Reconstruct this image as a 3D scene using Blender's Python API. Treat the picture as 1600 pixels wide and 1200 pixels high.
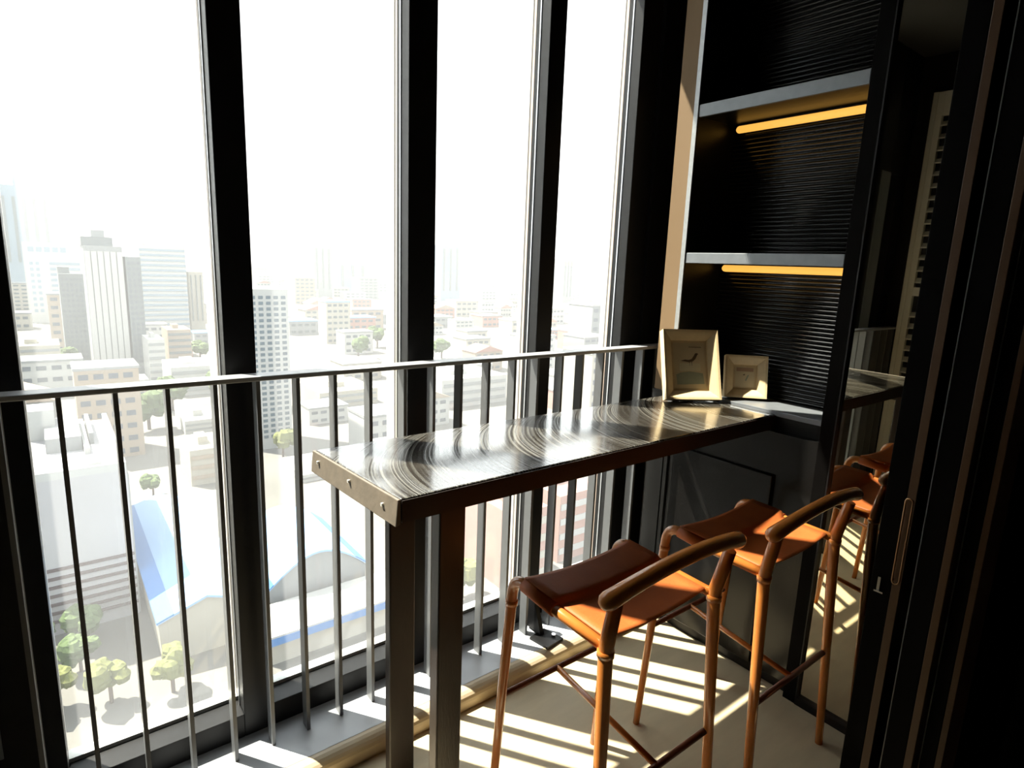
import bpy, math, random
from mathutils import Vector, Matrix
random.seed(7)
scene = bpy.context.scene
for o in list(bpy.data.objects):
    bpy.data.objects.remove(o)
col = scene.collection
CZ = 1.605                       # eye height above the floor

# ------------------------------------------------------------------ camera
FPX = 937.74                     # focal length in pixels of a 1600 px wide frame
YAW, PITCH, ROLL = math.radians(52.0026), math.radians(-11.1787), math.radians(2.2122)
_f = Vector((math.cos(YAW)*math.cos(PITCH), math.sin(YAW)*math.cos(PITCH), math.sin(PITCH)))
_r0 = Vector((math.sin(YAW), -math.cos(YAW), 0)); _u0 = _r0.cross(_f)
_r = _r0*math.cos(ROLL) + _u0*math.sin(ROLL); _u = -_r0*math.sin(ROLL) + _u0*math.cos(ROLL)
cam_d = bpy.data.cameras.new('camera'); cam = bpy.data.objects.new('camera', cam_d); col.objects.link(cam)
cam.matrix_world = Matrix(((_r.x, _u.x, -_f.x, 0), (_r.y, _u.y, -_f.y, 0), (_r.z, _u.z, -_f.z, CZ), (0, 0, 0, 1)))
cam_d.sensor_fit = 'HORIZONTAL'; cam_d.sensor_width = 36; cam_d.lens = FPX/1600*36
cam_d.clip_start = .02; cam_d.clip_end = 20000
scene.camera = cam

# ------------------------------------------------------------------ sky, sun, exposure
w = bpy.data.worlds.new('sky'); scene.world = w; w.use_nodes = True
bg = w.node_tree.nodes['Background']
bg.inputs['Color'].default_value = (.93, .965, 1, 1); bg.inputs['Strength'].default_value = 1.0
SUN_AZ, SUN_EL = math.radians(35), math.radians(56)
to_sun = Vector((-math.sin(SUN_AZ)*math.cos(SUN_EL), math.cos(SUN_AZ)*math.cos(SUN_EL), math.sin(SUN_EL)))
sd = bpy.data.lights.new('sun', 'SUN'); sd.energy = 8.0; sd.color = (1, .92, .80); sd.angle = math.radians(.7)
sun = bpy.data.objects.new('sun', sd); col.objects.link(sun)
sun.rotation_euler = to_sun.to_track_quat('Z', 'Y').to_euler(); sun.location = (-3, 6, 8)
vs = scene.view_settings
scene.display_settings.display_device = 'sRGB'
vs.view_transform = 'Standard'; vs.look = 'None'; vs.gamma = 1; vs.use_curve_mapping = False; vs.exposure = 1.6
scene.cycles.max_bounces = 10; scene.cycles.transparent_max_bounces = 24; scene.cycles.glossy_bounces = 6
scene.cycles.volume_bounces = 1; scene.cycles.caustics_reflective = False; scene.cycles.caustics_refractive = False

# ------------------------------------------------------------------ pixel helpers (photo frame 1600x1200)
def ray(x, y): return _f*FPX + _r*(x-800) - _u*(y-600)
def on_y(x, y, Y): v = ray(x, y); return v*(Y/v.y) + Vector((0, 0, CZ))
def on_x(x, y, X): v = ray(x, y); return v*(X/v.x) + Vector((0, 0, CZ))
def on_z(x, y, z): v = ray(x, y); return v*((z-CZ)/v.z) + Vector((0, 0, CZ))

# ------------------------------------------------------------------ materials
M = {}
def mat(name, color, rough=.5, metal=0, spec=.5, var=0, scale=8, bump=0, bscale=60, emit=None, estr=0, coat=0, stretch=None):
    m = bpy.data.materials.new(name); m.use_nodes = True; nt = m.node_tree; n = nt.nodes; l = nt.links
    b = n['Principled BSDF']
    c = tuple(color) + (1,)
    b.inputs['Base Color'].default_value = c; b.inputs['Roughness'].default_value = rough
    b.inputs['Metallic'].default_value = metal; b.inputs['Specular IOR Level'].default_value = spec
    b.inputs['Coat Weight'].default_value = coat; b.inputs['Coat Roughness'].default_value = .12
    if var or bump:
        tc = n.new('ShaderNodeTexCoord'); mp = n.new('ShaderNodeMapping'); l.new(tc.outputs['Object'], mp.inputs['Vector'])
        if stretch: mp.inputs['Scale'].default_value = stretch
    if var:
        t = n.new('ShaderNodeTexNoise'); t.inputs['Scale'].default_value = scale; t.inputs['Detail'].default_value = 5
        l.new(mp.outputs['Vector'], t.inputs['Vector'])
        cr = n.new('ShaderNodeMix'); cr.data_type = 'RGBA'
        cr.inputs['A'].default_value = tuple(x*(1-var) for x in color) + (1,)
        cr.inputs['B'].default_value = tuple(min(1, x*(1+var)) for x in color) + (1,)
        l.new(t.outputs['Fac'], cr.inputs['Factor']); l.new(cr.outputs['Result'], b.inputs['Base Color'])
    if bump:
        t2 = n.new('ShaderNodeTexNoise'); t2.inputs['Scale'].default_value = bscale; t2.inputs['Detail'].default_value = 4
        l.new(mp.outputs['Vector'], t2.inputs['Vector'])
        bp = n.new('ShaderNodeBump'); bp.inputs['Strength'].default_value = bump; bp.inputs['Distance'].default_value = .002
        l.new(t2.outputs['Fac'], bp.inputs['Height']); l.new(bp.outputs['Normal'], b.inputs['Normal'])
    if emit:
        b.inputs['Emission Color'].default_value = tuple(emit) + (1,); b.inputs['Emission Strength'].default_value = estr
    M[name] = m
    return m

mat('black_metal', (.006, .006, .0065), .45, 0, .3, .2, 30)
mat('rail_paint', (.115, .12, .125), .34, 0, .5, .1, 20)
mat('alu_cap', (.62, .62, .6), .4, .3)
mat('beige_gasket', (.55, .45, .36), .6)
mat('bead', (.6, .62, .65), .3, .9)
mat('floor', (.53, .44, .285), .42, 0, .4, .16, 5, .12, 40, stretch=(1, 5, 1))
mat('stone_white', (.55, .57, .6), .35, 0, .5, .08, 6)
mat('timber_nosing', (.58, .47, .31), .4, 0, .5, .12, 4, stretch=(1, 8, 8))
mat('tan_paint', (.20, .13, .068), .7, 0, .3, .06, 3)
mat('dark_paint', (.012, .011, .0105), .7, 0, .3, .1, 3)
mat('ceiling_paint', (.03, .028, .026), .8)
mat('black_oak', (.005, .0048, .0045), .35, 0, .3, .35, 12, .25, 40, stretch=(1, 1, 14))
mat('black_rib', (.007, .007, .0072), .2, 0, .45, .3, 9, .1, 40, stretch=(1, 1, 14))
mat('black_gloss', (.006, .0055, .005), .25, 0, .35, .35, 2.5, .2, 6)
mat('shelf_trim', (.22, .235, .25), .38, .4, .5, .15, 30)
mat('edge_trim', (.36, .37, .37), .38, .5, .5, .2, 60)
mat('table_leg', (.02, .011, .007), .38, 0, .5, .3, 14, .2, 40, stretch=(6, 6, 1))
mat('table_side', (.012, .007, .005), .45, 0, .5, .3, 14, .2, 40, stretch=(1, 6, 6))
mat('table_end', (.17, .14, .105), .5, 0, .5, .35, 30, .4, 60)
mat('nail', (.9, .88, .82), .3, .8)
mat('stool_frame', (.54, .18, .034), .26, 0, .5, .18, 22, .08, 50, coat=.3)
mat('leather', (.42, .108, .026), .5, 0, .16, .38, 9, .35, 160)
mat('leather_dark', (.16, .045, .014), .5, 0, .5, .3, 14, .3, 160)
mat('frame_gold', (.78, .60, .34), .45, 0, .5, .14, 40, .25, 90)
mat('print_paper', (.80, .66, .42), .7, 0, .3, .1, 20)
mat('print_green', (.42, .44, .32), .7, 0, .3, .1, 40)
mat('print_pale', (.85, .76, .52), .7)
mat('print_pink', (.58, .36, .22), .7)
mat('ink', (.16, .10, .05), .7)
mat('door_black', (.003, .0026, .0024), .6, 0, .04, .3, 8)
mat('door_bronze', (.07, .030, .008), .5, .0, .5, .2, 14, stretch=(1, 1, .2))
mat('pull_bronze', (.35, .2, .1), .3, .8)
mat('chrome', (.85, .85, .86), .12, 1)
mat('louver_white', (.82, .81, .72), .5, 0, .4, .05, 4)
mat('sheen_grey', (.26, .29, .31), .5, 0, .4)  # flat grey imitating the sheen on the mullion seen in the mirror
mat('mirror', (.72, .68, .56), .012, 1)
mat('led', (1, .6, .2), .5, emit=(1, .50, .085), estr=.34)
mat('room_paint', (.16, .14, .12), .7, 0, .3, .1, 3)
mat('handrail', (.34, .345, .36), .35, 0, .5, .08, 20)
mat('rubber', (.01, .01, .01), .7)
# city
mat('c_white', (0.310, 0.310, 0.298), .8, 0, .2, .06, .05)
mat('c_cream', (0.285, 0.267, 0.223), .8, 0, .2, .08, .05)
mat('c_grey', (0.182, 0.189, 0.189), .8, 0, .2, .08, .05)
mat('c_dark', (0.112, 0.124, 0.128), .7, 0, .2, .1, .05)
mat('c_blue', (0.143, 0.189, 0.234), .6, 0, .3, .08, .02)
mat('c_band', (0.065, 0.075, 0.090), .4, 0, .5)
mat('c_glass', (0.050, 0.075, 0.095), .25, 0, .5)
mat('c_tan', (0.260, 0.211, 0.161), .8, 0, .2, .08, .05)
mat('c_pink', (0.279, 0.155, 0.124), .8, 0, .2, .1, .05)
mat('c_parking', (0.291, 0.285, 0.291), .8, 0, .2, .08, .08)
mat('c_parkband', (0.065, 0.043, 0.043), .8)
mat('c_blueroof', (0.034, 0.128, 0.315), .5, 0, .3, .12, .05)
mat('c_blueroof_pale', (.17, .30, .48), .5, 0, .3, .15, .05)
mat('c_ground', (0.135, 0.130, 0.117), .9, 0, .1, .4, .03)
mat('c_road', (0.110, 0.110, 0.110), .9)
mat('c_leaf', (0.068, 0.096, 0.040), .9, 0, .1, .45, .4)
mat('c_leaf2', (0.112, 0.120, 0.044), .9, 0, .1, .4, .4)
mat('c_trunk', (.1, .07, .05), .9)

# glass pane: clear, thin, mirrors a little at glancing angles
g = bpy.data.materials.new('pane_glass'); g.use_nodes = True; nt = g.node_tree; nt.nodes.clear()
go = nt.nodes.new('ShaderNodeOutputMaterial'); gm = nt.nodes.new('ShaderNodeMixShader')
gt = nt.nodes.new('ShaderNodeBsdfTransparent'); gt.inputs['Color'].default_value = (.95, .97, .96, 1)
gg = nt.nodes.new('ShaderNodeBsdfGlossy'); gg.inputs['Roughness'].default_value = 0
lw = nt.nodes.new('ShaderNodeLayerWeight'); lw.inputs['Blend'].default_value = .5
gp = nt.nodes.new('ShaderNodeMath'); gp.operation = 'POWER'; gp.inputs[1].default_value = 5; nt.links.new(lw.outputs['Facing'], gp.inputs[0])
gf = nt.nodes.new('ShaderNodeMath'); gf.operation = 'MULTIPLY_ADD'; gf.inputs[1].default_value = .9; gf.inputs[2].default_value = .03; nt.links.new(gp.outputs[0], gf.inputs[0])
nt.links.new(gf.outputs[0], gm.inputs[0]); nt.links.new(gt.outputs[0], gm.inputs[1]); nt.links.new(gg.outputs[0], gm.inputs[2])
gd = nt.nodes.new('ShaderNodeBsdfTranslucent'); gd.inputs['Color'].default_value = (.95, .97, 1, 1)
gx = nt.nodes.new('ShaderNodeMixShader'); gx.inputs[0].default_value = .036      # dust added as a pale veil of glare over the city
nt.links.new(gm.outputs[0], gx.inputs[1]); nt.links.new(gd.outputs[0], gx.inputs[2])
nt.links.new(gx.outputs[0], go.inputs['Surface']); M['glass'] = g

# table top: dark oak with curved saw marks
def sawn_material():
    m = bpy.data.materials.new('sawn_oak'); m.use_nodes = True; nt = m.node_tree; n = nt.nodes; l = nt.links
    b = n['Principled BSDF']
    tc = n.new('ShaderNodeTexCoord'); sp = n.new('ShaderNodeSeparateXYZ'); l.new(tc.outputs['Object'], sp.inputs[0])
    def ma(op, a, bb=None, c=None):
        x = n.new('ShaderNodeMath'); x.operation = op
        for i, v in enumerate((a, bb, c)):
            if v is None: continue
            if isinstance(v, (int, float)): x.inputs[i].default_value = v
            else: l.new(v, x.inputs[i])
        return x.outputs[0]
    nz = n.new('ShaderNodeTexNoise'); nz.inputs['Scale'].default_value = 5; nz.inputs['Detail'].default_value = 3
    l.new(tc.outputs['Object'], nz.inputs['Vector'])
    dy = ma('SUBTRACT', sp.outputs['Y'], 1.17)
    arc = ma('SQRT', ma('MAXIMUM', ma('SUBTRACT', .47*.47, ma('MULTIPLY', dy, dy)), 0.0))
    ph = ma('ADD', ma('ADD', sp.outputs['X'], arc), ma('MULTIPLY', nz.outputs['Fac'], .010))
    cb = n.new('ShaderNodeCombineXYZ'); l.new(ph, cb.inputs[0])
    n1 = n.new('ShaderNodeTexNoise'); n1.noise_dimensions = '1D'; n1.inputs['Scale'].default_value = 105; n1.inputs['Detail'].default_value = 3
    l.new(ph, n1.inputs['W'])
    n2 = n.new('ShaderNodeTexNoise'); n2.noise_dimensions = '1D'; n2.inputs['Scale'].default_value = 7
    l.new(ph, n2.inputs['W'])
    saw = n.new('ShaderNodeMapRange'); saw.inputs[1].default_value = .46; saw.inputs[2].default_value = .6
    l.new(n1.outputs['Fac'], saw.inputs[0])
    reg = n.new('ShaderNodeMapRange'); reg.inputs[1].default_value = .35; reg.inputs[2].default_value = .55
    l.new(n2.outputs['Fac'], reg.inputs[0])
    mark = ma('MULTIPLY', saw.outputs[0], ma('ADD', ma('MULTIPLY', reg.outputs[0], .75), .25))
    grain = n.new('ShaderNodeTexNoise'); mp = n.new('ShaderNodeMapping'); mp.inputs['Scale'].default_value = (3, 90, 90)
    l.new(tc.outputs['Object'], mp.inputs['Vector']); l.new(mp.outputs['Vector'], grain.inputs['Vector']); grain.inputs['Scale'].default_value = 1.4
    c1 = n.new('ShaderNodeMix'); c1.data_type = 'RGBA'; c1.inputs['A'].default_value = (.022, .019, .017, 1); c1.inputs['B'].default_value = (.045, .038, .03, 1)
    l.new(grain.outputs['Fac'], c1.inputs['Factor'])
    c2 = n.new('ShaderNodeMix'); c2.data_type = 'RGBA'; c2.inputs['B'].default_value = (.15, .145, .125, 1)
    l.new(c1.outputs['Result'], c2.inputs['A']); l.new(mark, c2.inputs['Factor']); l.new(c2.outputs['Result'], b.inputs['Base Color'])
    l.new(ma('ADD', ma('MULTIPLY', mark, .16), .15), b.inputs['Roughness'])
    b.inputs['Specular IOR Level'].default_value = .6; b.inputs['Coat Weight'].default_value = 1; b.inputs['Coat Roughness'].default_value = .13; b.inputs['Coat IOR'].default_value = 1.7
    bp = n.new('ShaderNodeBump'); bp.inputs['Strength'].default_value = .35; bp.inputs['Distance'].default_value = .0015; bp.invert = True
    l.new(mark, bp.inputs['Height']); l.new(bp.outputs['Normal'], b.inputs['Normal'])
    M['sawn'] = m
sawn_material()

# ------------------------------------------------------------------ mesh building
class MB:
    def __init__(s): s.v = []; s.f = []; s.smooth = []
    def box(s, x0, x1, y0, y1, z0, z1):
        b = len(s.v)
        s.v += [(x, y, z) for z in (z0, z1) for y in (y0, y1) for x in (x0, x1)]
        for q in ((0, 2, 3, 1), (4, 5, 7, 6), (0, 1, 5, 4), (2, 6, 7, 3), (0, 4, 6, 2), (1, 3, 7, 5)):
            s.f.append(tuple(b+i for i in q)); s.smooth.append(False)
        return s
    def hexa(s, pts):            # 8 points in box order
        b = len(s.v); s.v += [tuple(p) for p in pts]
        for q in ((0, 2, 3, 1), (4, 5, 7, 6), (0, 1, 5, 4), (2, 6, 7, 3), (0, 4, 6, 2), (1, 3, 7, 5)):
            s.f.append(tuple(b+i for i in q)); s.smooth.append(False)
        return s
    def tube(s, pts, rad, n=14, cap=True, round_ends=False):
        pts = [Vector(p) for p in pts]
        if not hasattr(rad, '__len__'): rad = [rad]*len(pts)
        rad = list(rad)
        if round_ends:
            for end in (0, 1):
                i, j = (0, 1) if end == 0 else (-1, -2)
                d = (pts[i]-pts[j]).normalized(); r = rad[i]; p0 = pts[i].copy()
                ex = [(p0+d*r*math.sin(a), r*math.cos(a)) for a in (math.radians(30), math.radians(58), math.radians(80))]
                if end == 0:
                    pts = [e[0] for e in reversed(ex)]+pts; rad = [e[1] for e in reversed(ex)]+rad
                else:
                    pts = pts+[e[0] for e in ex]; rad = rad+[e[1] for e in ex]
        T = []
        for i in range(len(pts)):
            a = pts[max(0, i-1)]; c = pts[min(len(pts)-1, i+1)]; T.append((c-a).normalized())
        ref = Vector((0, 0, 1)) if abs(T[0].z) < .9 else Vector((1, 0, 0))
        N = T[0].cross(ref).normalized(); base = len(s.v)
        for i, p in enumerate(pts):
            N = (N-T[i]*N.dot(T[i])).normalized(); B = T[i].cross(N)
            for k in range(n):
                a = 2*math.pi*k/n; s.v.append(tuple(p+(N*math.cos(a)+B*math.sin(a))*rad[i]))
        for i in range(len(pts)-1):
            for k in range(n):
                k2 = (k+1) % n
                s.f.append((base+i*n+k, base+i*n+k2, base+(i+1)*n+k2, base+(i+1)*n+k)); s.smooth.append(True)
        if cap:
            s.f.append(tuple(base+k for k in reversed(range(n)))); s.smooth.append(False)
            e = base+(len(pts)-1)*n; s.f.append(tuple(e+k for k in range(n))); s.smooth.append(False)
        return s
    def prism(s, poly, axis, a0, a1):   # poly of 2D points, extruded along axis 'x','y','z'
        b = len(s.v); n = len(poly)
        for a in (a0, a1):
            for p, q in poly:
                s.v.append({'x': (a, p, q), 'y': (p, a, q), 'z': (p, q, a)}[axis])
        for k in range(n):
            k2 = (k+1) % n; s.f.append((b+k, b+k2, b+n+k2, b+n+k)); s.smooth.append(False)
        s.f.append(tuple(b+k for k in reversed(range(n)))); s.f.append(tuple(b+n+k for k in range(n))); s.smooth += [False]*2
        return s
    def grid(s, fn, nu, nv, smooth=True):
        b = len(s.v)
        for i in range(nu+1):
            for j in range(nv+1): s.v.append(tuple(fn(i/nu, j/nv)))
        for i in range(nu):
            for j in range(nv):
                a = b+i*(nv+1)+j; s.f.append((a, a+1, a+nv+2, a+nv+1)); s.smooth.append(smooth)
        return s
    def mesh(s, name, m):
        me = bpy.data.meshes.new(name); me.from_pydata(s.v, [], s.f); me.update()
        me.polygons.foreach_set('use_smooth', s.smooth)
        me.materials.append(M[m] if isinstance(m, str) else m)
        import bmesh
        bm = bmesh.new(); bm.from_mesh(me); bmesh.ops.recalc_face_normals(bm, faces=bm.faces); bm.to_mesh(me); bm.free()
        return me
    def build(s, name, m, parent=None, bevel=0):
        o = bpy.data.objects.new(name, s.mesh(name, m)); col.objects.link(o); o.parent = parent
        if bevel:
            b = o.modifiers.new('bevel', 'BEVEL'); b.width = bevel; b.segments = 2; b.limit_method = 'ANGLE'
        return o

def tag(o, label=None, cat=None, group=None, kind=None):
    if label: o['label'] = label
    if cat: o['category'] = cat
    if group: o['group'] = group
    if kind: o['kind'] = kind
    return o
def empty(name, loc=(0, 0, 0), rz=0):
    o = bpy.data.objects.new(name, None); col.objects.link(o); o.location = loc; o.rotation_euler.z = rz; o.empty_display_size = .1
    return o
def copy_tree(o, parent=None):
    c = o.copy(); col.objects.link(c); c.parent = parent
    for ch in list(o.children):
        if ch is not c: copy_tree(ch, c)
    return c
def dup(o, name, parent, loc):
    c = bpy.data.objects.new(name, o.data); col.objects.link(c); c.parent = parent; c.location = loc
    return c
def box(name, m, parent, *b, bevel=0): return MB().box(*b).build(name, m, parent, bevel)
def struct(o): o['kind'] = 'structure'; return o

# ------------------------------------------------------------------ the room
XC = 2.1375                      # plane of the cabinet front and mirror
XL = -.60                        # end wall with louvred door (behind the viewer, seen in the mirror)
YW = 1.84                        # inner face of the window frames
HEAD = 2.92; CEIL = 3.10
struct(box('floor', 'floor', None, -2.6, 2.6, -3.0, 1.60, -.12, 0))
struct(box('ceiling', 'ceiling_paint', None, -2.6, 2.6, -3.0, 2.1, CEIL, CEIL+.12))
struct(box('wall_back', 'room_paint', None, -2.6, 2.6, -3.12, -3.0, 0, CEIL))
struct(box('wall_left', 'dark_paint', None, XL-.12, XL, .36, 2.1, 0, CEIL))
struct(box('wall_room_left', 'room_paint', None, -2.72, -2.6, -3.0, .24, 0, CEIL))
struct(box('wall_partition', 'dark_paint', None, -2.6, XL, .24, .36, 0, CEIL))
struct(box('wall_right', 'dark_paint', None, 2.165, 2.3, -3.0, .902, 0, CEIL))
struct(box('wall_end', 'dark_paint', None, 2.46, 2.6, .902, 2.1, 0, CEIL))
struct(box('wall_pier', 'tan_paint', None, XC, 2.46, 1.612, 1.694, .0, CEIL))
# door head over the sliding leaves
struct(box('trim_1', 'door_black', None, XL, 2.165, .30, .53, 2.62, CEIL))
# window ledge: white stone with a round timber nosing
ledge = struct(box('trim_2', 'stone_white', None, XL, 2.46, 1.64, 2.02, -.12, .066))
nose = [(1.592, 0), (1.592, .030)] + [(1.64-.048*math.cos(a), .030+.036*math.sin(a)) for a in [math.radians(d) for d in (15, 30, 45, 60, 75, 90)]] + [(1.642, .066), (1.642, 0)]
MB().prism(nose, 'x', XL, 2.137).build('nosing', 'timber_nosing', ledge)

# ------------------------------------------------------------------ windows
def window(n, x0, x1, wd, cap=.03, greyed=False):
    """pane from x0 to x1, with the mullion of width wd that ends at x1+wd"""
    e = struct(empty('window_%d' % n, (0, 0, 0)))
    box('bottom_rail', 'black_metal', e, x0, x1, YW+.0, YW+.085, .066, .148, bevel=.002)
    box('sill_strip', 'alu_cap', e, x0, x1, YW+.085, YW+.125, .066, .160)
    hd = 2.32 if greyed else HEAD
    box('head_rail', 'black_metal', e, x0, x1, YW, YW+.085, hd, CEIL)
    box('pane', 'sheen_grey' if greyed else 'glass', e, x0, x1, YW+.088, YW+.094, .160, hd)
    if wd:
        box('mullion', 'black_metal', e, x1, x1+wd, YW, YW+.085, .066, CEIL, bevel=.002)
        box('glazing_bead', 'bead', e, x1-.003, x1, YW+.052, YW+.058, .148, HEAD)
        box('gasket', 'beige_gasket', e, x1+.004, x1+wd-.004, YW+.085, YW+.105, .066, CEIL)
        box('outer_cap', 'alu_cap', e, x1, x1+wd, YW+.105, YW+.105+cap, .066, CEIL)
    return e
struct(box('trim_4', 'black_metal', None, XL, -.46, YW, YW+.125, .066, CEIL))
w1 = window(1, -.46, -.33, .267, greyed=True)  # this pane's grey imitates the same mirrored sheen
box('sheen_panel', 'sheen_grey', w1, -.33, -.19, YW-.006, YW-.0005, .3, 2.32)  # added panel; its grey stands in for the mullion's grazing reflection
box('panel_bead', 'alu_cap', w1, -.112, -.106, YW-.005, YW-.0005, .148, HEAD)
window(2, -.063, .392, .085, .10)
window(3, .477, .976, .104, .06)
window(4, 1.08, 1.552, .08, .025)
window(5, 1.632, 2.05, .12)
struct(box('trim_3', 'black_metal', None, 2.178, 2.46, YW-.01, YW+.1, .066, CEIL))

# ------------------------------------------------------------------ balustrade
YR = 1.75
bal = tag(empty('balustrade', (.8, YR, .066)), 'dark flat-bar balustrade with a slim handrail in front of the tall windows', 'railing')
def local(parent, o):            # keep a child built in world coordinates where it is
    o.matrix_parent_inverse = Matrix.Translation(-Vector(parent.location)); return o
local(bal, box('handrail', 'handrail', bal, XL, 2.45, YR-.012, YR+.05, 1.258, 1.272, bevel=.003))
xs = [-.575, -.46, -.345, -.23, -.116, -.002, .112, .226, .340, .451, .563, .676, .792, .914, 1.025, 1.136, 1.255, 1.376, 1.489, 1.616, 1.73, 1.851, 1.97, 2.106, 2.241, 2.36]
me = MB().box(0, .011, 0, .042, .066, 1.258).mesh('baluster', 'rail_paint')
for x in xs:
    o = bpy.data.objects.new('baluster', me); col.objects.link(o); o.parent = bal
    o.location = (x, YR, 0); local(bal, o)
pl = local(bal, MB().prism([(1.487, 1.717), (1.503, 1.622), (1.601, 1.633), (1.579, 1.732)], 'z', .066, .076).build('base_plate', 'black_metal', bal))
gs = MB().prism([(1.70, .076), (1.79, .076), (1.79, .26), (1.765, .26)], 'x', 1.532, 1.552).build('gusset', 'black_metal', pl)
MB().tube([(1.578, 1.668, .076), (1.578, 1.668, .084)], .009, 10).build('bolt', 'chrome', pl)

# ------------------------------------------------------------------ bar table
tx0f, tx0b, tx1, ty0, ty1, tz0, tz1 = .579, .545, XC+.046, 1.145, 1.587, 1.0245, 1.0825
tab = tag(empty('bar_table', (1.3, 1.37, 0)), 'long dark oak bar table with curved saw marks along the window', 'table')
def tp(o): return local(tab, o)
tp(MB().hexa([(tx0f+.012, ty0, tz0), (tx1, ty0, tz0), (tx0b+.012, ty1, tz0), (tx1, ty1, tz0),
              (tx0f+.012, ty0, tz1), (tx1, ty0, tz1), (tx0b+.012, ty1, tz1), (tx1, ty1, tz1)]).build('tabletop', 'sawn', tab, .004))
tp(MB().box(tx0f+.014, tx1, ty0-.004, ty0-.0005, tz0+.001, tz1-.004).build('front_edge', 'table_side', tab))
cap = tp(MB().hexa([(tx0f-.002, ty0-.003, tz0-.006), (tx0f+.011, ty0-.003, tz0-.002), (tx0b-.002, ty1, tz0-.002), (tx0b+.011, ty1, tz0-.002),
                    (tx0f+.004, ty0-.003, tz1), (tx0f+.011, ty0-.003, tz1), (tx0b+.004, ty1, tz1), (tx0b+.011, ty1, tz1)]).build('end_cap', 'table_end', tab, .002))
for t, zz in ((.13, .5), (.5, .62), (.9, .62)):
    x = tx0f+(tx0b-tx0f)*t; y = ty0+(ty1-ty0)*t; z = tz0+(tz1-tz0)*zz
    MB().tube([(x-.004, y, z), (x+.004, y, z)], .0045, 10).build('nail', 'nail', cap)
for (x0, x1, y0, y1) in ((.706, .781, 1.165, 1.205), (.708, .79, 1.437, 1.470)):
    tp(box('leg', 'table_leg', tab, x0, x1, y0, y1, 0, tz0, bevel=.004))
tp(box('leg_brace', 'table_leg', tab, .72, .77, 1.205, 1.437, .98, tz0))

# ------------------------------------------------------------------ bar stools
def bezier(p0, p1, p2, n=8):
    return [p0*(1-t)**2+p1*2*t*(1-t)+p2*t*t for t in [i/n for i in range(n+1)]]
def make_stool(name, loc, label, w=.41):
    st = tag(empty(name, loc), label, 'stool', 'bar stools at the window table')
    h = w/2; sz = .777; fy, by = .172, -.165
    for sx in (-1, 1):
        # front leg bends over into the seat rail
        p = [Vector((sx*(h+.012), fy+.055, .0)), Vector((sx*(h+.006), fy+.030, .42)), Vector((sx*h, fy+.012, sz-.075))]
        p += bezier(Vector((sx*h, fy+.010, sz-.05)), Vector((sx*h, fy+.004, sz+.006)), Vector((sx*h, fy-.05, sz-.002)), 8)
        p += [Vector((sx*h, .02, sz-.012)), Vector((sx*h, by+.005, sz-.016))]
        leg = MB().tube(p, [.0115, .014, .0155]+[.0155]*9+[.0145, .014], 16).build('front_leg', 'stool_frame', st)
        MB().tube([(sx*h, fy+.0115, sz-.085), (sx*h, fy+.0108, sz-.070)], .0172, 14).build('ferrule', 'stool_frame', leg)
        # back post, leaning slightly to the room
        p = [Vector((sx*(h+.022), by-.045, 0)), Vector((sx*(h+.012), by-.02, .45)), Vector((sx*(h+.004), by-.004, sz-.03)),
             Vector((sx*(h+.004), by-.006, sz)), Vector((sx*(h+.012), by-.030, .895))]
        post = MB().tube(p, [.0125, .0155, .0178, .0182, .0165], 16).build('back_leg', 'stool_frame', st)
        MB().tube([p[2]+Vector((0, 0, -.004)), p[2]+Vector((0, 0, .012))], .0205, 14).build('ferrule', 'stool_frame', post)
    # bowed back rail
    pts = []
    for i in range(17):
        t = -1+2*i/16
        pts.append(Vector((t*(h+.040), by-.032-.018*(1-t*t), .912+.006*t+.036*(1-t*t))))
    MB().tube(pts, [.0195+.003*abs(-1+2*i/16)**4 for i in range(17)], 18, round_ends=True).build('backrest', 'stool_frame', st)
    # sling seat, wrapped round the side rails
    def sl(u, v):
        y = (by+.016)+(fy-.040-by-.016)*v
        k = min(1, max(0, (y-.005)/.012))                # front half wraps over the rails, rear half hangs inside them
        hw = h*k+(h-.013)*(1-k); x = -hw+2*hw*u
        sag = -.016*(1-(2*u-1)**2)
        return Vector((x, y, sz-.004+(y-by)*.03+.015*k+sag))
    top = MB().grid(sl, 14, 24)
    seat = top.build('seat', 'leather', st)
    md = seat.modifiers.new('thick', 'SOLIDIFY'); md.thickness = .005; md.offset = -1
    for sx in (-1, 1):
        q = [Vector((sx*h, fy-.042, sz-.002)), Vector((sx*h, .09, sz-.006)), Vector((sx*h, .008, sz-.012))]
        MB().tube(q, .0185, 16).build('wrap', 'leather', seat)
    # H stretcher
    zs = .40
    MB().tube([(-h-.008, fy+.030, zs), (h+.008, fy+.030, zs)], .009, 12).build('stretcher', 'leather_dark', st)
    MB().tube([(-h-.014, by-.022, zs-.05), (h+.014, by-.022, zs-.05)], .009, 12).build('stretcher', 'leather_dark', st)
    MB().tube([(0, fy+.030, zs), (0, by-.022, zs-.05)], .009, 12).build('stretcher', 'stool_frame', st)
    return st
make_stool('bar_stool', (1.146, .985, 0), 'tan leather bar stool next to the free end of the table')
make_stool('bar_stool', (1.782, .962, 0), 'tan leather bar stool beside the black cabinet and mirror', .425)

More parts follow.
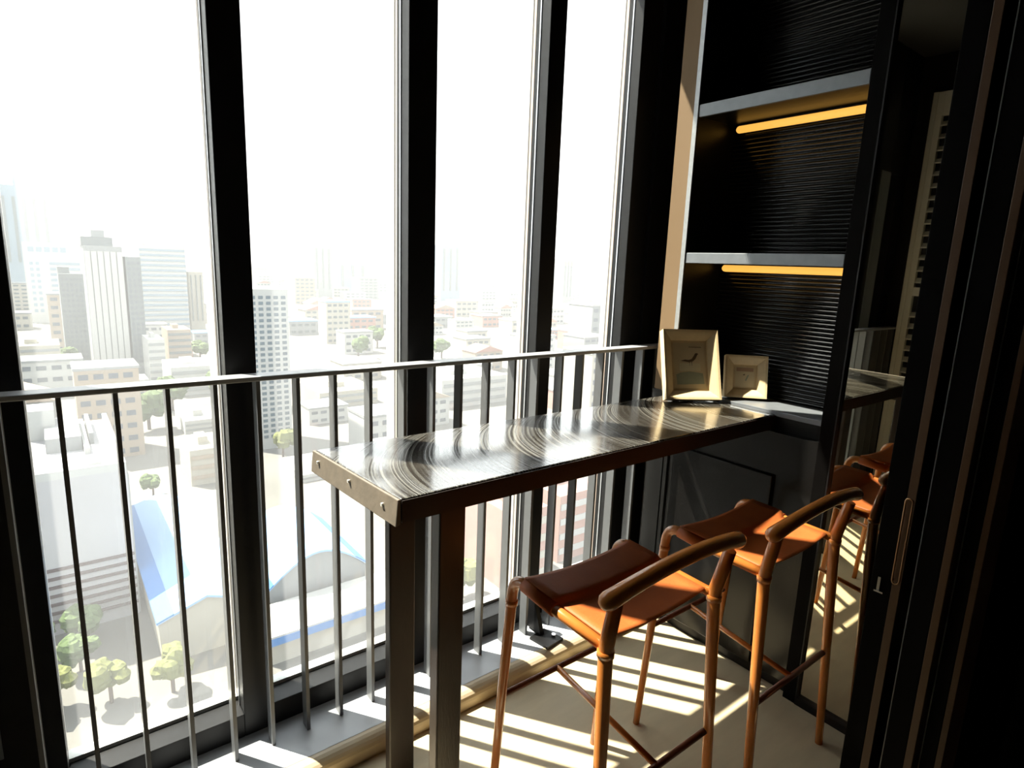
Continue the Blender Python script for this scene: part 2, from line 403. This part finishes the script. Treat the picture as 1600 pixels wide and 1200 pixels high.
# ------------------------------------------------------------------ cabinet
cb = tag(empty('display_cabinet', (XC, 1.27, 0)), 'black oak built-in cabinet with two lit shelf niches above the table end', 'cabinet')
def cp(o): return local(cb, o)
Y0, Y1 = .951, 1.590
XB = 2.39
cp(box('side_panel', 'black_oak', cb, XC, XB+.06, Y1, 1.610, 0, CEIL-.002))
cp(box('side_filler', 'black_oak', cb, XC-.004, XC+.02, 1.612, 1.700, 0, 1.088))
cp(box('edge_trim', 'edge_trim', cb, XC-.006, XC+.004, Y1+.002, 1.612, 1.10, CEIL-.002))
cp(box('side_panel', 'door_black', cb, XC-.002, XB+.06, .904, .951, 0, CEIL-.002, bevel=.002))
cp(box('back_board', 'black_oak', cb, XB+.02, XB+.06, Y0, Y1, 0, CEIL-.002))
def ribs(z0, z1):
    m = MB(); n = int((z1-z0)/.017); prof = [(XB+.02, z0)]
    for i in range(n):
        za = z0+(z1-z0)*i/n; zb = z0+(z1-z0)*(i+1)/n; d = zb-za
        prof += [(XB+.004, za+.001)] + [(XB+.004-.007*math.sin(math.pi*k/4), za+d*(.1+.8*k/4)) for k in range(1, 4)] + [(XB+.004, zb-.001)]
    prof.append((XB+.02, z1))
    b = len(m.v)
    for y in (Y0, Y1-.001):
        for x, z in prof: m.v.append((x, y, z))
    k = len(prof)
    for i in range(k-1):
        m.f.append((b+i, b+i+1, b+k+i+1, b+k+i)); m.smooth.append(False)
    return m
for z0, z1 in ((1.094, 1.642), (1.684, 2.215), (2.261, CEIL-.01)):
    cp(ribs(z0, z1).build('ribbed_panel', 'black_rib', cb))
for z0, z1 in ((1.646, 1.684), (2.218, 2.261)):
    sh = cp(box('shelf', 'black_oak', cb, XC+.012, XB, Y0, Y1, z0, z1))
    box('shelf_edge', 'shelf_trim', sh, XC-.001, XC+.012, Y0, Y1, z0-.004, z1, bevel=.002)
ld = cp(box('ledge', 'shelf_trim', cb, XC+.050, XB, Y0, Y1, 1.074, 1.094, bevel=.002))
cp(box('lower_panel', 'black_gloss', cb, XC+.010, XB, Y0, Y1, .05, 1.022))
cp(box('ledge_rail', 'black_oak', cb, XC+.052, XB, Y0, Y1, 1.022, 1.074))
dr = cp(box('cabinet_door', 'black_gloss', cb, XC-.006, XC+.009, 1.10, 1.560, .06, .856, bevel=.003))
cp(box('plinth', 'black_metal', cb, XC+.030, XB, Y0, Y1, 0, .05))
for z in (1.628, 2.196):
    l_ = cp(MB().tube([(XB-.028, Y0+.01, z), (XB-.028, 1.545, z)], .015, 12, round_ends=True).build('led_strip', 'led', cb))
    box('led_bracket', 'black_metal', l_, XB-.034, XB-.022, Y0+.01, 1.545, z+.008, z+.020)

# ------------------------------------------------------------------ mirror
mr = tag(empty('wall_mirror', (2.15, .7, 0)), 'tall bronze-tinted mirror in a black frame beside the cabinet', 'mirror')
local(mr, box('mirror_glass', 'mirror', mr, XC+.013, 2.164, .36, .898, .03, 2.9))
local(mr, box('mirror_frame', 'black_metal', mr, XC-.004, 2.165, .898, .903, 0, 2.93))
local(mr, box('mirror_frame', 'black_metal', mr, XC-.004, 2.165, .33, .36, 0, 2.93))
local(mr, box('mirror_frame', 'black_metal', mr, XC-.004, 2.165, .36, .898, 0, .03))
local(mr, box('mirror_frame', 'black_metal', mr, XC-.004, 2.165, .36, .898, 2.9, 2.93))

# ------------------------------------------------------------------ picture frames
def picture(name, base, dirx, lean, W, H, rw, dep, label, art, roll=0):
    """base: lower left corner, dirx: unit vector along the bottom edge"""
    e = tag(empty(name), label, 'picture frame')
    ex = Vector(dirx).normalized(); back = Vector((0, 0, 1)).cross(ex)      # away from the viewer
    ez = (Vector((0, 0, math.cos(lean)))+back*math.sin(lean)).normalized(); ey = ez.cross(ex).normalized()
    lift = (dep+.004)*math.sin(lean)                    # it rests on its rear lower edge
    e.matrix_world = Matrix(((ex.x, ey.x, ez.x, base[0]), (ex.y, ey.y, ez.y, base[1]), (ex.z, ey.z, ez.z, base[2]+lift), (0, 0, 0, 1)))
    prof = [(0, 0), (0, dep), (rw, dep), (rw, dep*.72), (rw*.80, dep*.70), (rw*.78, dep*.56), (rw*.30, .006), (rw*.16, .002)]   # inset, depth
    def rail(c0, c1, n0, n1):
        m = MB(); k = len(prof)
        for c, nn in ((c0, n0), (c1, n1)):
            for i, d in prof: m.v.append((c[0]+nn[0]*i, d, c[1]+nn[1]*i))
        for i in range(k): m.f.append((i, (i+1) % k, k+(i+1) % k, k+i)); m.smooth.append(False)
        m.f += [tuple(range(k)), tuple(range(k, 2*k))]; m.smooth += [False]*2
        m.build('frame_rail', 'frame_gold', e)
    rail((0, 0), (W, 0), (1, 1), (-1, 1)); rail((W, 0), (W, H), (-1, 1), (-1, -1))
    rail((W, H), (0, H), (-1, -1), (1, -1)); rail((0, H), (0, 0), (1, -1), (1, 1))
    p = box('print', 'print_paper', e, rw-.004, W-rw+.004, dep*.72, dep*.82, rw-.004, H-rw+.004)
    box('backing', 'dark_paint', e, .01, W-.01, dep+.0005, dep+.004, .01, H-.01)
    art(p, rw, W, H, dep*.72)
    # easel strut
    sy = dep+.055; zb = (sy+.004-dep-.004)*math.tan(lean)+.002
    MB().hexa([(W/2-.02, sy, zb), (W/2+.02, sy, zb), (W/2-.02, sy+.004, zb), (W/2+.02, sy+.004, zb),
               (W/2-.02, dep+.004, H*.6), (W/2+.02, dep+.004, H*.6), (W/2-.02, dep+.008, H*.6), (W/2+.02, dep+.008, H*.6)]).build('easel_strut', 'dark_paint', e)
    return e
def flat(parent, name, m, poly, y, t=.0006): MB().prism([(a, b) for a, b in poly], 'y', y-t, y).build(name, m, parent)
def art_bird(p, rw, W, H, y):
    iw, ih = W-2*rw, H-2*rw
    P = lambda u, v: (rw+iw*u, rw+ih*v)
    flat(p, 'picture_ground', 'print_green', [P(.08, .08), P(.95, .10), P(.92, .33), P(.5, .37), P(.2, .34), P(.06, .30)], y)
    flat(p, 'picture_mount', 'print_pale', [P(.18, .38), P(.85, .38), P(.85, .55), P(.18, .55)], y)
    bird = [(.22, .60), (.36, .63), (.48, .62), (.58, .645), (.66, .72), (.70, .77), (.76, .775), (.80, .755), (.77, .74), (.74, .70), (.70, .645), (.62, .595), (.5, .575), (.36, .59)]
    flat(p, 'bird_drawing', 'ink', [P(*q) for q in bird], y)
    for u in (.5, .57): flat(p, 'bird_leg', 'ink', [P(u, .50), P(u+.015, .50), P(u+.015, .59), P(u, .59)], y)
    flat(p, 'caption_line', 'ink', [P(.5, .905), P(.9, .90), P(.9, .912), P(.5, .917)], y)
def art_small(p, rw, W, H, y):
    iw, ih = W-2*rw, H-2*rw
    P = lambda u, v: (rw+iw*u, rw+ih*v)
    flat(p, 'picture_sky', 'print_pink', [P(.05, .78), P(.95, .78), P(.95, .96), P(.05, .96)], y)
    flat(p, 'flower_drawing', 'ink', [P(.40, .62), P(.5, .66), P(.5, .60), P(.44, .58)], y)
    flat(p, 'flower_drawing', 'print_green', [P(.58, .3), P(.72, .6), P(.66, .62), P(.52, .34)], y)
b0 = Vector((1.951, 1.481, tz1+.001)); b1 = Vector((2.150, 1.360, tz1+.001))
picture('picture_frame', b0, b1-b0, math.radians(21), .234, .292, .050, .042, 'tall pale gold picture frame with a bird print on the table', art_bird)
c0 = Vector((2.195, 1.378, 1.0945)); c1 = Vector((2.313, 1.257, 1.0945))
picture('picture_frame', c0, c1-c0, math.radians(15), .168, .176, .046, .040, 'small square pale gold picture frame on the cabinet ledge', art_small)

# ------------------------------------------------------------------ sliding door leaves
def leaf(n, X, ya, yk, yb, x1, handle=False):
    """end face: bronze from ya to yk (room side), black from yk to yb"""
    e = struct(empty('door_%d' % n))
    box('stile', 'door_black', e, X, X+.115, yk, yb, .02, 2.6, bevel=.0015)
    box('bronze_strip', 'door_bronze', e, X, X+.115, ya, yk-.0005, .02, 2.6, bevel=.001)
    box('panel', 'door_black', e, X+.115, x1-.1, ya+.012, yb-.012, .12, 2.5)
    box('stile', 'door_black', e, x1-.1, x1, ya, yb, .02, 2.6)
    box('rail', 'door_black', e, X+.115, x1-.1, ya, yb, .02, .12)
    box('rail', 'door_black', e, X+.115, x1-.1, ya, yb, 2.5, 2.6)
    if n > 1: box('edge_seal', 'rail_paint', e, X-.0015, X-.0002, yb-.0025, yb-.0005, .02, 2.6)
    if handle:
        yc = (ya+yk)/2; r = .0075; xh = X-.009
        z1 = on_x(1420, 782, X).z; z0 = on_x(1397, 905, X).z
        loop = [Vector((xh, yc+r, z)) for z in (z0, z1)]
        loop += [Vector((xh, yc+r*math.cos(a), z1+r*math.sin(a))) for a in (math.radians(45), math.radians(90), math.radians(135))]
        loop += [Vector((xh, yc-r, z)) for z in (z1, z0)]
        loop += [Vector((xh, yc-r*math.cos(a), z0-r*math.sin(a))) for a in (math.radians(45), math.radians(90), math.radians(135))]
        hd = MB().tube(loop+[loop[0]], .0022, 8, cap=False).build('pull_handle', 'pull_bronze', e)
        for z in (z0, z1): MB().tube([(xh, yc+r, z), (X, yc+r, z)], .002, 8).build('handle_post', 'pull_bronze', hd)
        lp = on_x(1372, 918, X); lt = box('latch', 'chrome', e, X-.005, X-.0005, lp.y-.004, lp.y+.002, lp.z-.004, lp.z+.030)
        box('latch_bolt', 'chrome', lt, X-.009, X-.003, lp.y-.014, lp.y+.006, lp.z-.008, lp.z-.004)
    return e
leaf(1, 1.54, .452, .471, .516, 2.13, True)
leaf(2, 1.473, .350, .366, .411, 2.12)
leaf(3, 1.50, .303, .316, .345, 2.12)

# ------------------------------------------------------------------ louvred door on the end wall
lv = struct(empty('door_4'))
yA, yB, zA, zB = 1.00, 1.735, .02, 2.85
box('stile', 'louver_white', lv, XL, XL+.035, yB-.066, yB, zA, zB, bevel=.002)
box('stile_bead', 'louver_white', lv, XL, XL+.042, yB-.028, yB-.0, zA, zB)
box('stile', 'louver_white', lv, XL, XL+.035, yA, yA+.095, zA, zB, bevel=.002)
for z0, z1 in ((zA, .2), (2.70, zB), (1.50, 1.56)):
    box('rail', 'louver_white', lv, XL, XL+.033, yA+.095, yB-.066, z0, z1)
sm = MB().hexa([(-.016, 0, -.002), (.016, 0, -.030), (-.016, yB-yA-.161, -.002), (.016, yB-yA-.161, -.030),
                (-.016, 0, .006), (.016, 0, -.022), (-.016, yB-yA-.161, .006), (.016, yB-yA-.161, -.022)]).mesh('slat', 'louver_white')
z = .26
while z < 2.68:
    if not 1.46 < z < 1.60:
        s_ = bpy.data.objects.new('slat', sm); col.objects.link(s_); s_.parent = lv; s_.location = (XL+.017, yA+.095, z)
    z += .080

# ================================================================== the city, some 75 m below
GZ = -73.4
struct(box('ground', 'c_ground', None, -900, 6500, 20, 7000, GZ-2, GZ))
occupied = []; rects = []; trees_at = []
def bands(e, m, x0, x1, y0, z0, z1, n, frac=.5, proud=.25, name='window_band'):
    """n horizontal strips on the front of a block"""
    p = (z1-z0)/n
    for i in range(n):
        box(name, m, e, x0, x1, y0-proud, y0+.1, z0+p*(i+.5-frac/2), z0+p*(i+.5+frac/2))
def grid_windows(e, m, x0, x1, y0, z0, z1, nx, nz, fx=.6, fz=.55):
    b = MB()
    for i in range(nx):
        for j in range(nz):
            cx = x0+(x1-x0)*(i+.5)/nx; cz = z0+(z1-z0)*(j+.5)/nz; hx = (x1-x0)/nx*fx/2; hz = (z1-z0)/nz*fz/2
            b.box(cx-hx, cx+hx, y0-.12, y0+.1, cz-hz, cz+hz)
    o = b.build('window_grid', m, e); o['kind'] = 'stuff'
def span(xa, xb, yb, yt, depth=None):
    """front rectangle standing on the ground: pixel span xa..xb at base row yb, roof row yt"""
    a = on_z(xa, yb, GZ); Y = a.y; b = on_y(xb, yb, Y); c = on_y(.5*(xa+xb), yt, Y)
    return a.x, b.x, Y, c.z
def tower(name, label, xa, xb, yb, yt, depth, m, group=None, cat='building'):
    x0, x1, Y, zt = span(xa, xb, yb, yt)
    e = tag(empty(name, ((x0+x1)/2, Y+depth/2, GZ)), label, cat, group)
    occupied.append(((x0+x1)/2, Y+depth/2, max(x1-x0, depth)*.62))
    rects.append((x0, x1, Y, Y+depth))
    w2 = (x1-x0)/2; h = zt-GZ
    box('block', m, e, -w2, w2, -depth/2, depth/2, 0, h)
    return e, w2, depth/2, h

# pale parking block below the window, dark bands low on its front
e, w2, d2, h = tower('parking_block', 'pale parking block with dark horizontal bands low on its front', 62, 222, 1000, 742, 46, 'c_parking')
bands(e, 'c_parkband', -w2, w2, -d2, 2, h*.46, 7, .34, .3, 'dark_band')
box('parapet', 'c_white', e, -w2, w2, -d2, -d2+1, h, h+1.6)
box('parapet', 'c_white', e, w2-1, w2, -d2+1, d2, h, h+1.6)
box('roof_shed', 'c_grey', e, -w2+4, 2, -4, 16, h, h+3.2)
box('roof_shed', 'c_grey', e, 3.5, w2-4, 0, 20, h, h+2.6)
box('roof_duct', 'c_white', e, 2.2, 3.2, -8, 20, h, h+1.4)
box('roof_hut', 'c_white', e, -w2+1, -w2+6, 8, 16, h, h+7)
MB().tube([(2.5, -d2+4, h), (2.5, -d2+4, h+1.8)], 2.0, 18).build('water_tank', 'c_white', e)
box('side_lining', 'c_grey', e, w2, w2+.3, -d2, d2, 0, h-1)

# blue roofed sheds
def shed(name, label, x0, x1, y0, y1, eave, rise, roof_m, wall_m, arch=False, nrib=0, stripe=None):
    e = tag(empty(name, ((x0+x1)/2, (y0+y1)/2, GZ)), label, 'building'); w2 = (x1-x0)/2; d2 = (y1-y0)/2; rects.append((x0, x1, y0, y1))
    occupied.append(((x0+x1)/2, (y0+y1)/2, max(w2, d2)*1.25))
    n = 16 if arch else 2
    top = [(-w2+2*w2*i/n, eave+rise*(math.sin(math.pi*i/n) if arch else 1-abs(1-2*i/n))) for i in range(n+1)]
    MB().prism([(-w2+.6, 0), (w2-.6, 0)]+[(x*.985, z-.5) for x, z in reversed(top)], 'y', -d2+.8, d2-.8).build('wall', wall_m, e)
    MB().prism([(x*1.02, z) for x, z in top]+[(x*1.02, z-.45) for x, z in reversed(top)], 'y', -d2, d2).build('roof', roof_m, e)
    if stripe:
        for a, b in stripe:
            tt = [(x*1.02, z+.12) for x, z in top]
            def at(u):
                k = min(int(u*n), n-1); t = u*n-k; return (tt[k][0]*(1-t)+tt[k+1][0]*t, tt[k][1]*(1-t)+tt[k+1][1]*t)
            us = [a+(b-a)*i/4 for i in range(5)]
            q = [at(u) for u in us]
            MB().prism(q+[(x, z-.3) for x, z in reversed(q)], 'y', -d2-.05, d2+.05).build('roof_sheet', 'c_blueroof', e)
    return e
a = on_z(246, 975, GZ+9); b = on_z(275, 800, GZ+9); c = on_y(402, 950, a.y)
shed('gable_shed', 'long gabled shed with a blue and white roof beside the parking block', a.x, c.x-.5, a.y, b.y+8, 9, 3, 'c_blueroof_pale', 'c_cream', stripe=[(0, .17)])
a = on_z(419, 925, GZ+9); c = on_y(575, 915, a.y); b = on_z(470, 795, GZ+13)
shed('vaulted_shed', 'barrel vaulted hall with a pale blue roof', a.x, c.x, a.y, b.y, 9, 6, 'c_blueroof_pale', 'c_grey', True, stripe=[(.86, 1), (0, .06)])
a = on_z(415, 1000, GZ+7); c = on_y(640, 985, a.y); b = on_z(420, 945, GZ+7)
e = tag(empty('flat_canopy', ((a.x+c.x)/2, (a.y+b.y)/2, GZ)), 'wide white flat canopy in front of the vaulted hall', 'building')
w2 = (c.x-a.x)/2; d2 = (b.y-a.y)/2; occupied.append(((a.x+c.x)/2, (a.y+b.y)/2, w2)); rects.append((a.x, c.x, a.y, b.y))
box('roof', 'c_white', e, -w2, w2, -d2, d2, 6.4, 7); box('fascia', 'c_blueroof', e, -w2, w2, -d2-.2, -d2, 5.2, 6.6)
box('wall', 'c_cream', e, -w2+1, w2-1, -d2+2, d2-1, 0, 6.4)

# towers, left pane
def windows_all(e, w2, d2, h, nx, nz, m='c_band', z0=4): grid_windows(e, m, -w2*.94, w2*.94, -d2, z0, h-2, nx, nz)
e, w2, d2, h = tower('office_tower', 'dim grey slab tower with vertical piers and a stepped crown', 150, 208, 592, 385, 30, 'c_grey')
for i in range(6):
    x = -w2+2*w2*(i+.5)/6; box('pier', 'c_white', e, x-1.3, x+1.3, -d2-.8, -d2, 0, h*.96)
box('crown', 'c_dark', e, -w2*1.08, w2*.55, -d2*.9, d2*.9, h, h+5); box('crown', 'c_grey', e, -w2*.5, w2*.2, -d2*.5, d2*.5, h+5, h+9)
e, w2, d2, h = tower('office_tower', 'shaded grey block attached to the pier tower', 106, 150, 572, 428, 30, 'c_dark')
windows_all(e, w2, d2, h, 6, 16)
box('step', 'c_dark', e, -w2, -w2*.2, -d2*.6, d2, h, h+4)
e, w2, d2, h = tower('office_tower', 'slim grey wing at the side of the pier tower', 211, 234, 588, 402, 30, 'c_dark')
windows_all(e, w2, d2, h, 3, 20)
e, w2, d2, h = tower('office_tower', 'white office tower with dense horizontal window bands', 228, 298, 530, 382, 60, 'c_white')
bands(e, 'c_blue', -w2, w2, -d2, 6, h-3, 17, .42, .6)
box('roof_room', 'c_white', e, -w2*.5, w2*.6, -d2*.5, d2*.5, h, h+5)
e, w2, d2, h = tower('office_tower', 'white office block with a square-windowed top floor', 48, 138, 505, 380, 50, 'c_white')
grid_windows(e, 'c_blue', -w2*.86, w2*.5, -d2, h*.88, h*.95, 5, 1, .75, .9)
bands(e, 'c_blue', -w2*.15, w2*.9, -d2, h*.3, h*.78, 7, .5, .5)
grid_windows(e, 'c_blue', -w2*.86, -w2*.45, -d2, h*.12, h*.78, 2, 9)
e, w2, d2, h = tower('glass_tower', 'tall hazy blue tower with a rounded shoulder', 14, 92, 460, 292, 90, 'c_blue')
for i in range(5):
    x = -w2+2*w2*(i+.5)/5; box('fin', 'c_dark', e, x-2, x+2, -d2-1, -d2, h*.3, h*.9)
box('crown', 'c_blue', e, -w2*.35, w2*.55, -d2*.8, d2*.8, h, h+14)
e, w2, d2, h = tower('glass_tower', 'tallest hazy blue tower with window bands', -46, 8, 482, 258, 60, 'c_blue')
bands(e, 'c_dark', -w2, w2, -d2, h*.2, h*.97, 14, .3, .8)
# behind the second to fourth panes
e, w2, d2, h = tower('apartment_block', 'white apartment block with rows of small dark windows', 398, 458, 705, 452, 22, 'c_white')
windows_all(e, w2, d2, h, 5, 26, 'c_glass')
for xa, xb, yb, yt, mm, lab in ((492, 520, 468, 384, 'c_grey', 'thin faint tower far off with vertical lines'),
                             (528, 575, 462, 412, 'c_blue', 'low broad bluish tower far off'),
                             (688, 718, 472, 384, 'c_blue', 'faint blue slab tower far off'),
                             (878, 892, 478, 405, 'c_grey', 'faint slim tower on the hazy skyline'),
                             (262, 272, 445, 322, 'c_grey', 'faint thin spire tower behind the banded office'),
                             (300, 322, 520, 425, 'c_cream', 'cream block next to the banded white office')):
    e, w2, d2, h = tower('far_tower', lab, xa, xb, yb, yt, 40, mm)
    for i in range(3):
        x = -w2+2*w2*(i+.5)/3; box('pier', 'c_dark', e, x-w2*.08, x+w2*.08, -d2-.8, -d2, h*.2, h*.95)

for (xa, xb, yb, yt, dd, mm, bm, lab) in ((20, 100, 600, 540, 30, 'c_cream', 'c_grey', 'cream low block left of the shaded grey block'),
        (236, 262, 600, 530, 25, 'c_white', 'c_grey', 'small white block under the banded office tower'),
        (266, 302, 578, 515, 25, 'c_tan', 'c_dark', 'tan block under the banded office tower'),
        (270, 345, 620, 572, 30, 'c_white', 'c_grey', 'white low block beyond the street trees'),
        (300, 362, 760, 700, 20, 'c_cream', 'c_tan', 'cream stepped building behind the gabled shed'),
        (290, 350, 680, 655, 24, 'c_white', 'c_grey', 'white flat building in front of the street trees'),
        (470, 560, 755, 735, 22, 'c_white', 'c_grey', 'white low building behind the vaulted hall'),
        (500, 590, 640, 610, 35, 'c_cream', 'c_grey', 'cream long block past the white apartments'),
        (690, 790, 640, 590, 40, 'c_white', 'c_grey', 'white wide block behind the middle of the table'),
        (795, 850, 930, 800, 22, 'c_pink', 'c_cream', 'salmon pink block seen below the table'),
        (870, 930, 880, 770, 25, 'c_pink', 'c_white', 'pink and white block next to the salmon block')):
    e, w2, d2, h = tower('city_block', lab, xa, xb, yb, yt, dd, mm)
    n = max(2, int(h/4)); bands(e, bm, -w2*.95, w2*.95, -d2, 1, h-1, min(n, 9), .4, .25)
    box('roof_hut', mm, e, -w2*.4, w2*.1, -d2*.4, d2*.3, h, h+2.6)

# low city houses: wall, roof and height make the kinds, each kind copied a few times
kinds = []
WALLS = (('c_white', 'white'), ('c_cream', 'cream'), ('c_grey', 'grey'), ('c_tan', 'tan'), ('c_pink', 'salmon'))
ROOFS = (('c_grey', 'a grey flat roof'), ('c_white', 'a white flat roof'), ('c_pink', 'a reddish pitched roof'), ('c_tan', 'a tan pitched roof'), ('c_blueroof_pale', 'a pale blue flat roof'))
SIZES = (('low', 17, 15, 9, 'house'), ('three-storey', 21, 15, 13, 'shophouse'), ('mid-rise', 19, 17, 28, 'block'))
for wi, (wm, wn) in enumerate(WALLS):
    for ri, (rm, rn) in enumerate(ROOFS):
        for si, (sn, wx, wy, hh, what) in enumerate(SIZES):
            if si == 2 and ri in (2, 3): continue
            lab = '%s %s city %s with %s' % (sn, wn, what, rn)
            r = tag(empty('city_house'), lab, 'building', 'low city buildings below the windows')
            box('block', wm, r, -wx/2, wx/2, -wy/2, wy/2, 0, hh)
            if ri in (2, 3): MB().prism([(-wx/2-.6, hh), (wx/2+.6, hh), (0, hh+4)], 'y', -wy/2-.6, wy/2+.6).build('roof', rm, r)
            else: box('roof', rm, r, -wx/2-.3, wx/2+.3, -wy/2-.3, wy/2+.3, hh, hh+.8)
            nb = max(2, int(hh/4)); b = MB()
            for i in range(nb):
                zz = hh*(i+.5)/nb
                for s_ in range(4): b.box(-wx*.44+wx*.23*s_, -wx*.44+wx*.23*s_+wx*.15, -wy/2-.15, -wy/2+.1, zz-.8, zz+.8)
            o = b.build('windows', 'c_band', r); o['kind'] = 'stuff'
            kinds.append((r, max(wx, wy)*.74, (5, 4, 2.5, 2, 1)[wi]*(4, 4, 1.5, 1.5, .8)[ri]*(4, 3, .9)[si]))
NK = len(kinds)
used = [False]*NK; count = 0; tries = 0
while count < 290 and tries < 20000:
    tries += 1
    t = random.random(); Y = 150+2300*t**1.7
    u = random.uniform(-.12, 1.28); X = u*Y
    k = count if count < NK else random.choices(range(NK), [q[2] for q in kinds])[0]
    sc = random.uniform(.8, 1.25)*(1+Y/1500); rad = kinds[k][1]*sc
    if any((X-a)**2+(Y-b)**2 < (rad+c)**2 for a, b, c in occupied): continue
    occupied.append((X, Y, rad)); rects.append((X-rad*.8, X+rad*.8, Y-rad*.8, Y+rad*.8)); r = kinds[k][0]
    o = r if not used[k] else copy_tree(r)
    used[k] = True
    o.location = (X, Y, GZ); o.scale = (sc, sc, min(sc, 1.5)*random.uniform(.75, 1.2)); count += 1

# trees
def tree_mesh(seed):
    rnd = random.Random(seed); m = MB()
    for _ in range(9):
        c = Vector((rnd.uniform(-2.6, 2.6), rnd.uniform(-2.6, 2.6), rnd.uniform(5, 8.2))); R = rnd.uniform(1.5, 2.6)
        ph = [rnd.uniform(0, 6) for _ in range(3)]
        def fn(u, v, c=c, R=R, ph=ph):
            a = 2*math.pi*u; b = math.pi*v
            d = Vector((math.cos(a)*math.sin(b), math.sin(a)*math.sin(b), math.cos(b)))
            return c+d*R*(1+.16*math.sin(5*d.x+ph[0])*math.sin(6*d.y+ph[1])+.1*math.sin(9*d.z+ph[2]))
        m.grid(fn, 10, 7, False)
    return m
protos = []
for k, (mm, lab) in enumerate((('c_leaf', 'round dark green city tree'), ('c_leaf2', 'yellow green city tree'))):
    r = tag(empty('city_tree'), lab, 'tree', 'trees between the city buildings')
    tree_mesh(k+3).build('crown', mm, r); MB().tube([(0, 0, 0), (0, 0, 6)], .4, 8).build('trunk', 'c_trunk', r)
    protos.append(r)
tu = [False, False]
clusters = (('at the foot of the parking block', [(88, 1010, 0, .8), (118, 1005, 0, .8), (142, 1018, 0, .75)]),
            ('on the lot in front of the parking block', [(168, 1030, 1, .8), (200, 1022, 1, .9), (225, 1055, 1, .8), (182, 1068, 1, .8)]),
            ('in the lane between parking block and gabled shed', [(234, 905, 0, .6), (238, 850, 0, .6), (240, 775, 0, .7)]),
            ('in the street grove beyond the sheds', [(255, 640, 0, 1.6), (285, 652, 0, 1.7), (312, 640, 0, 1.6), (330, 660, 0, 1.4), (268, 672, 1, 1.3), (216, 628, 0, 1.4), (194, 622, 0, 1.3)]),
            ('beside the white apartment block', [(490, 642, 0, 1.5), (510, 634, 0, 1.4), (478, 722, 1, 1.1)]),
            ('on the lot below the table', [(740, 872, 1, 1.1), (752, 912, 1, 1.0), (735, 838, 0, 1.0)]),
            ('in the hazy middle distance', [(690, 560, 0, 1.6), (560, 560, 0, 1.7), (578, 550, 0, 1.8), (250, 572, 0, 1.4), (266, 566, 0, 1.4), (60, 590, 0, 1.4), (84, 584, 0, 1.5)]))
colour = ('dark green', 'yellow green')
for where, spots in clusters:
    for x, y, k, s in spots:
        p = on_z(x, y, GZ); R = 4.6*s; best = None
        for tr in range(60):
            q = p+Vector((random.uniform(-1, 1), random.uniform(-1, 1), 0))*tr*.45
            if all((q.x-a)**2+(q.y-b)**2 > (R+c)**2 for a, b, c in trees_at) and \
               all(not (x0-R-3 < q.x < x1+R+3 and y0-R-3 < q.y < y1+R+3) for x0, x1, y0, y1 in rects): best = q; break
        if best is None: continue
        trees_at.append((best.x, best.y, R))
        o = protos[k] if not tu[k] else copy_tree(protos[k]); tu[k] = True
        o.location = best; o.scale = (s, s, s); o.rotation_euler.z = random.uniform(0, 6)
        tag(o, colour[k]+' city tree '+where, 'tree', 'trees '+where)

# haze over the city: a real thin scattering layer beyond the building
hm = bpy.data.materials.new('haze'); hm.use_nodes = True; nt = hm.node_tree; nt.nodes.clear()
ho = nt.nodes.new('ShaderNodeOutputMaterial'); hv = nt.nodes.new('ShaderNodeVolumeScatter')
hv.inputs['Color'].default_value = (.93, .965, 1, 1); hv.inputs['Density'].default_value = .00014; hv.inputs['Anisotropy'].default_value = .2
nt.links.new(hv.outputs[0], ho.inputs['Volume'])
hz = box('haze', hm, None, -900, 6500, 25, 7000, GZ-1, 420)
tag(hz, 'thin white haze hanging over the city', 'haze', kind='stuff')
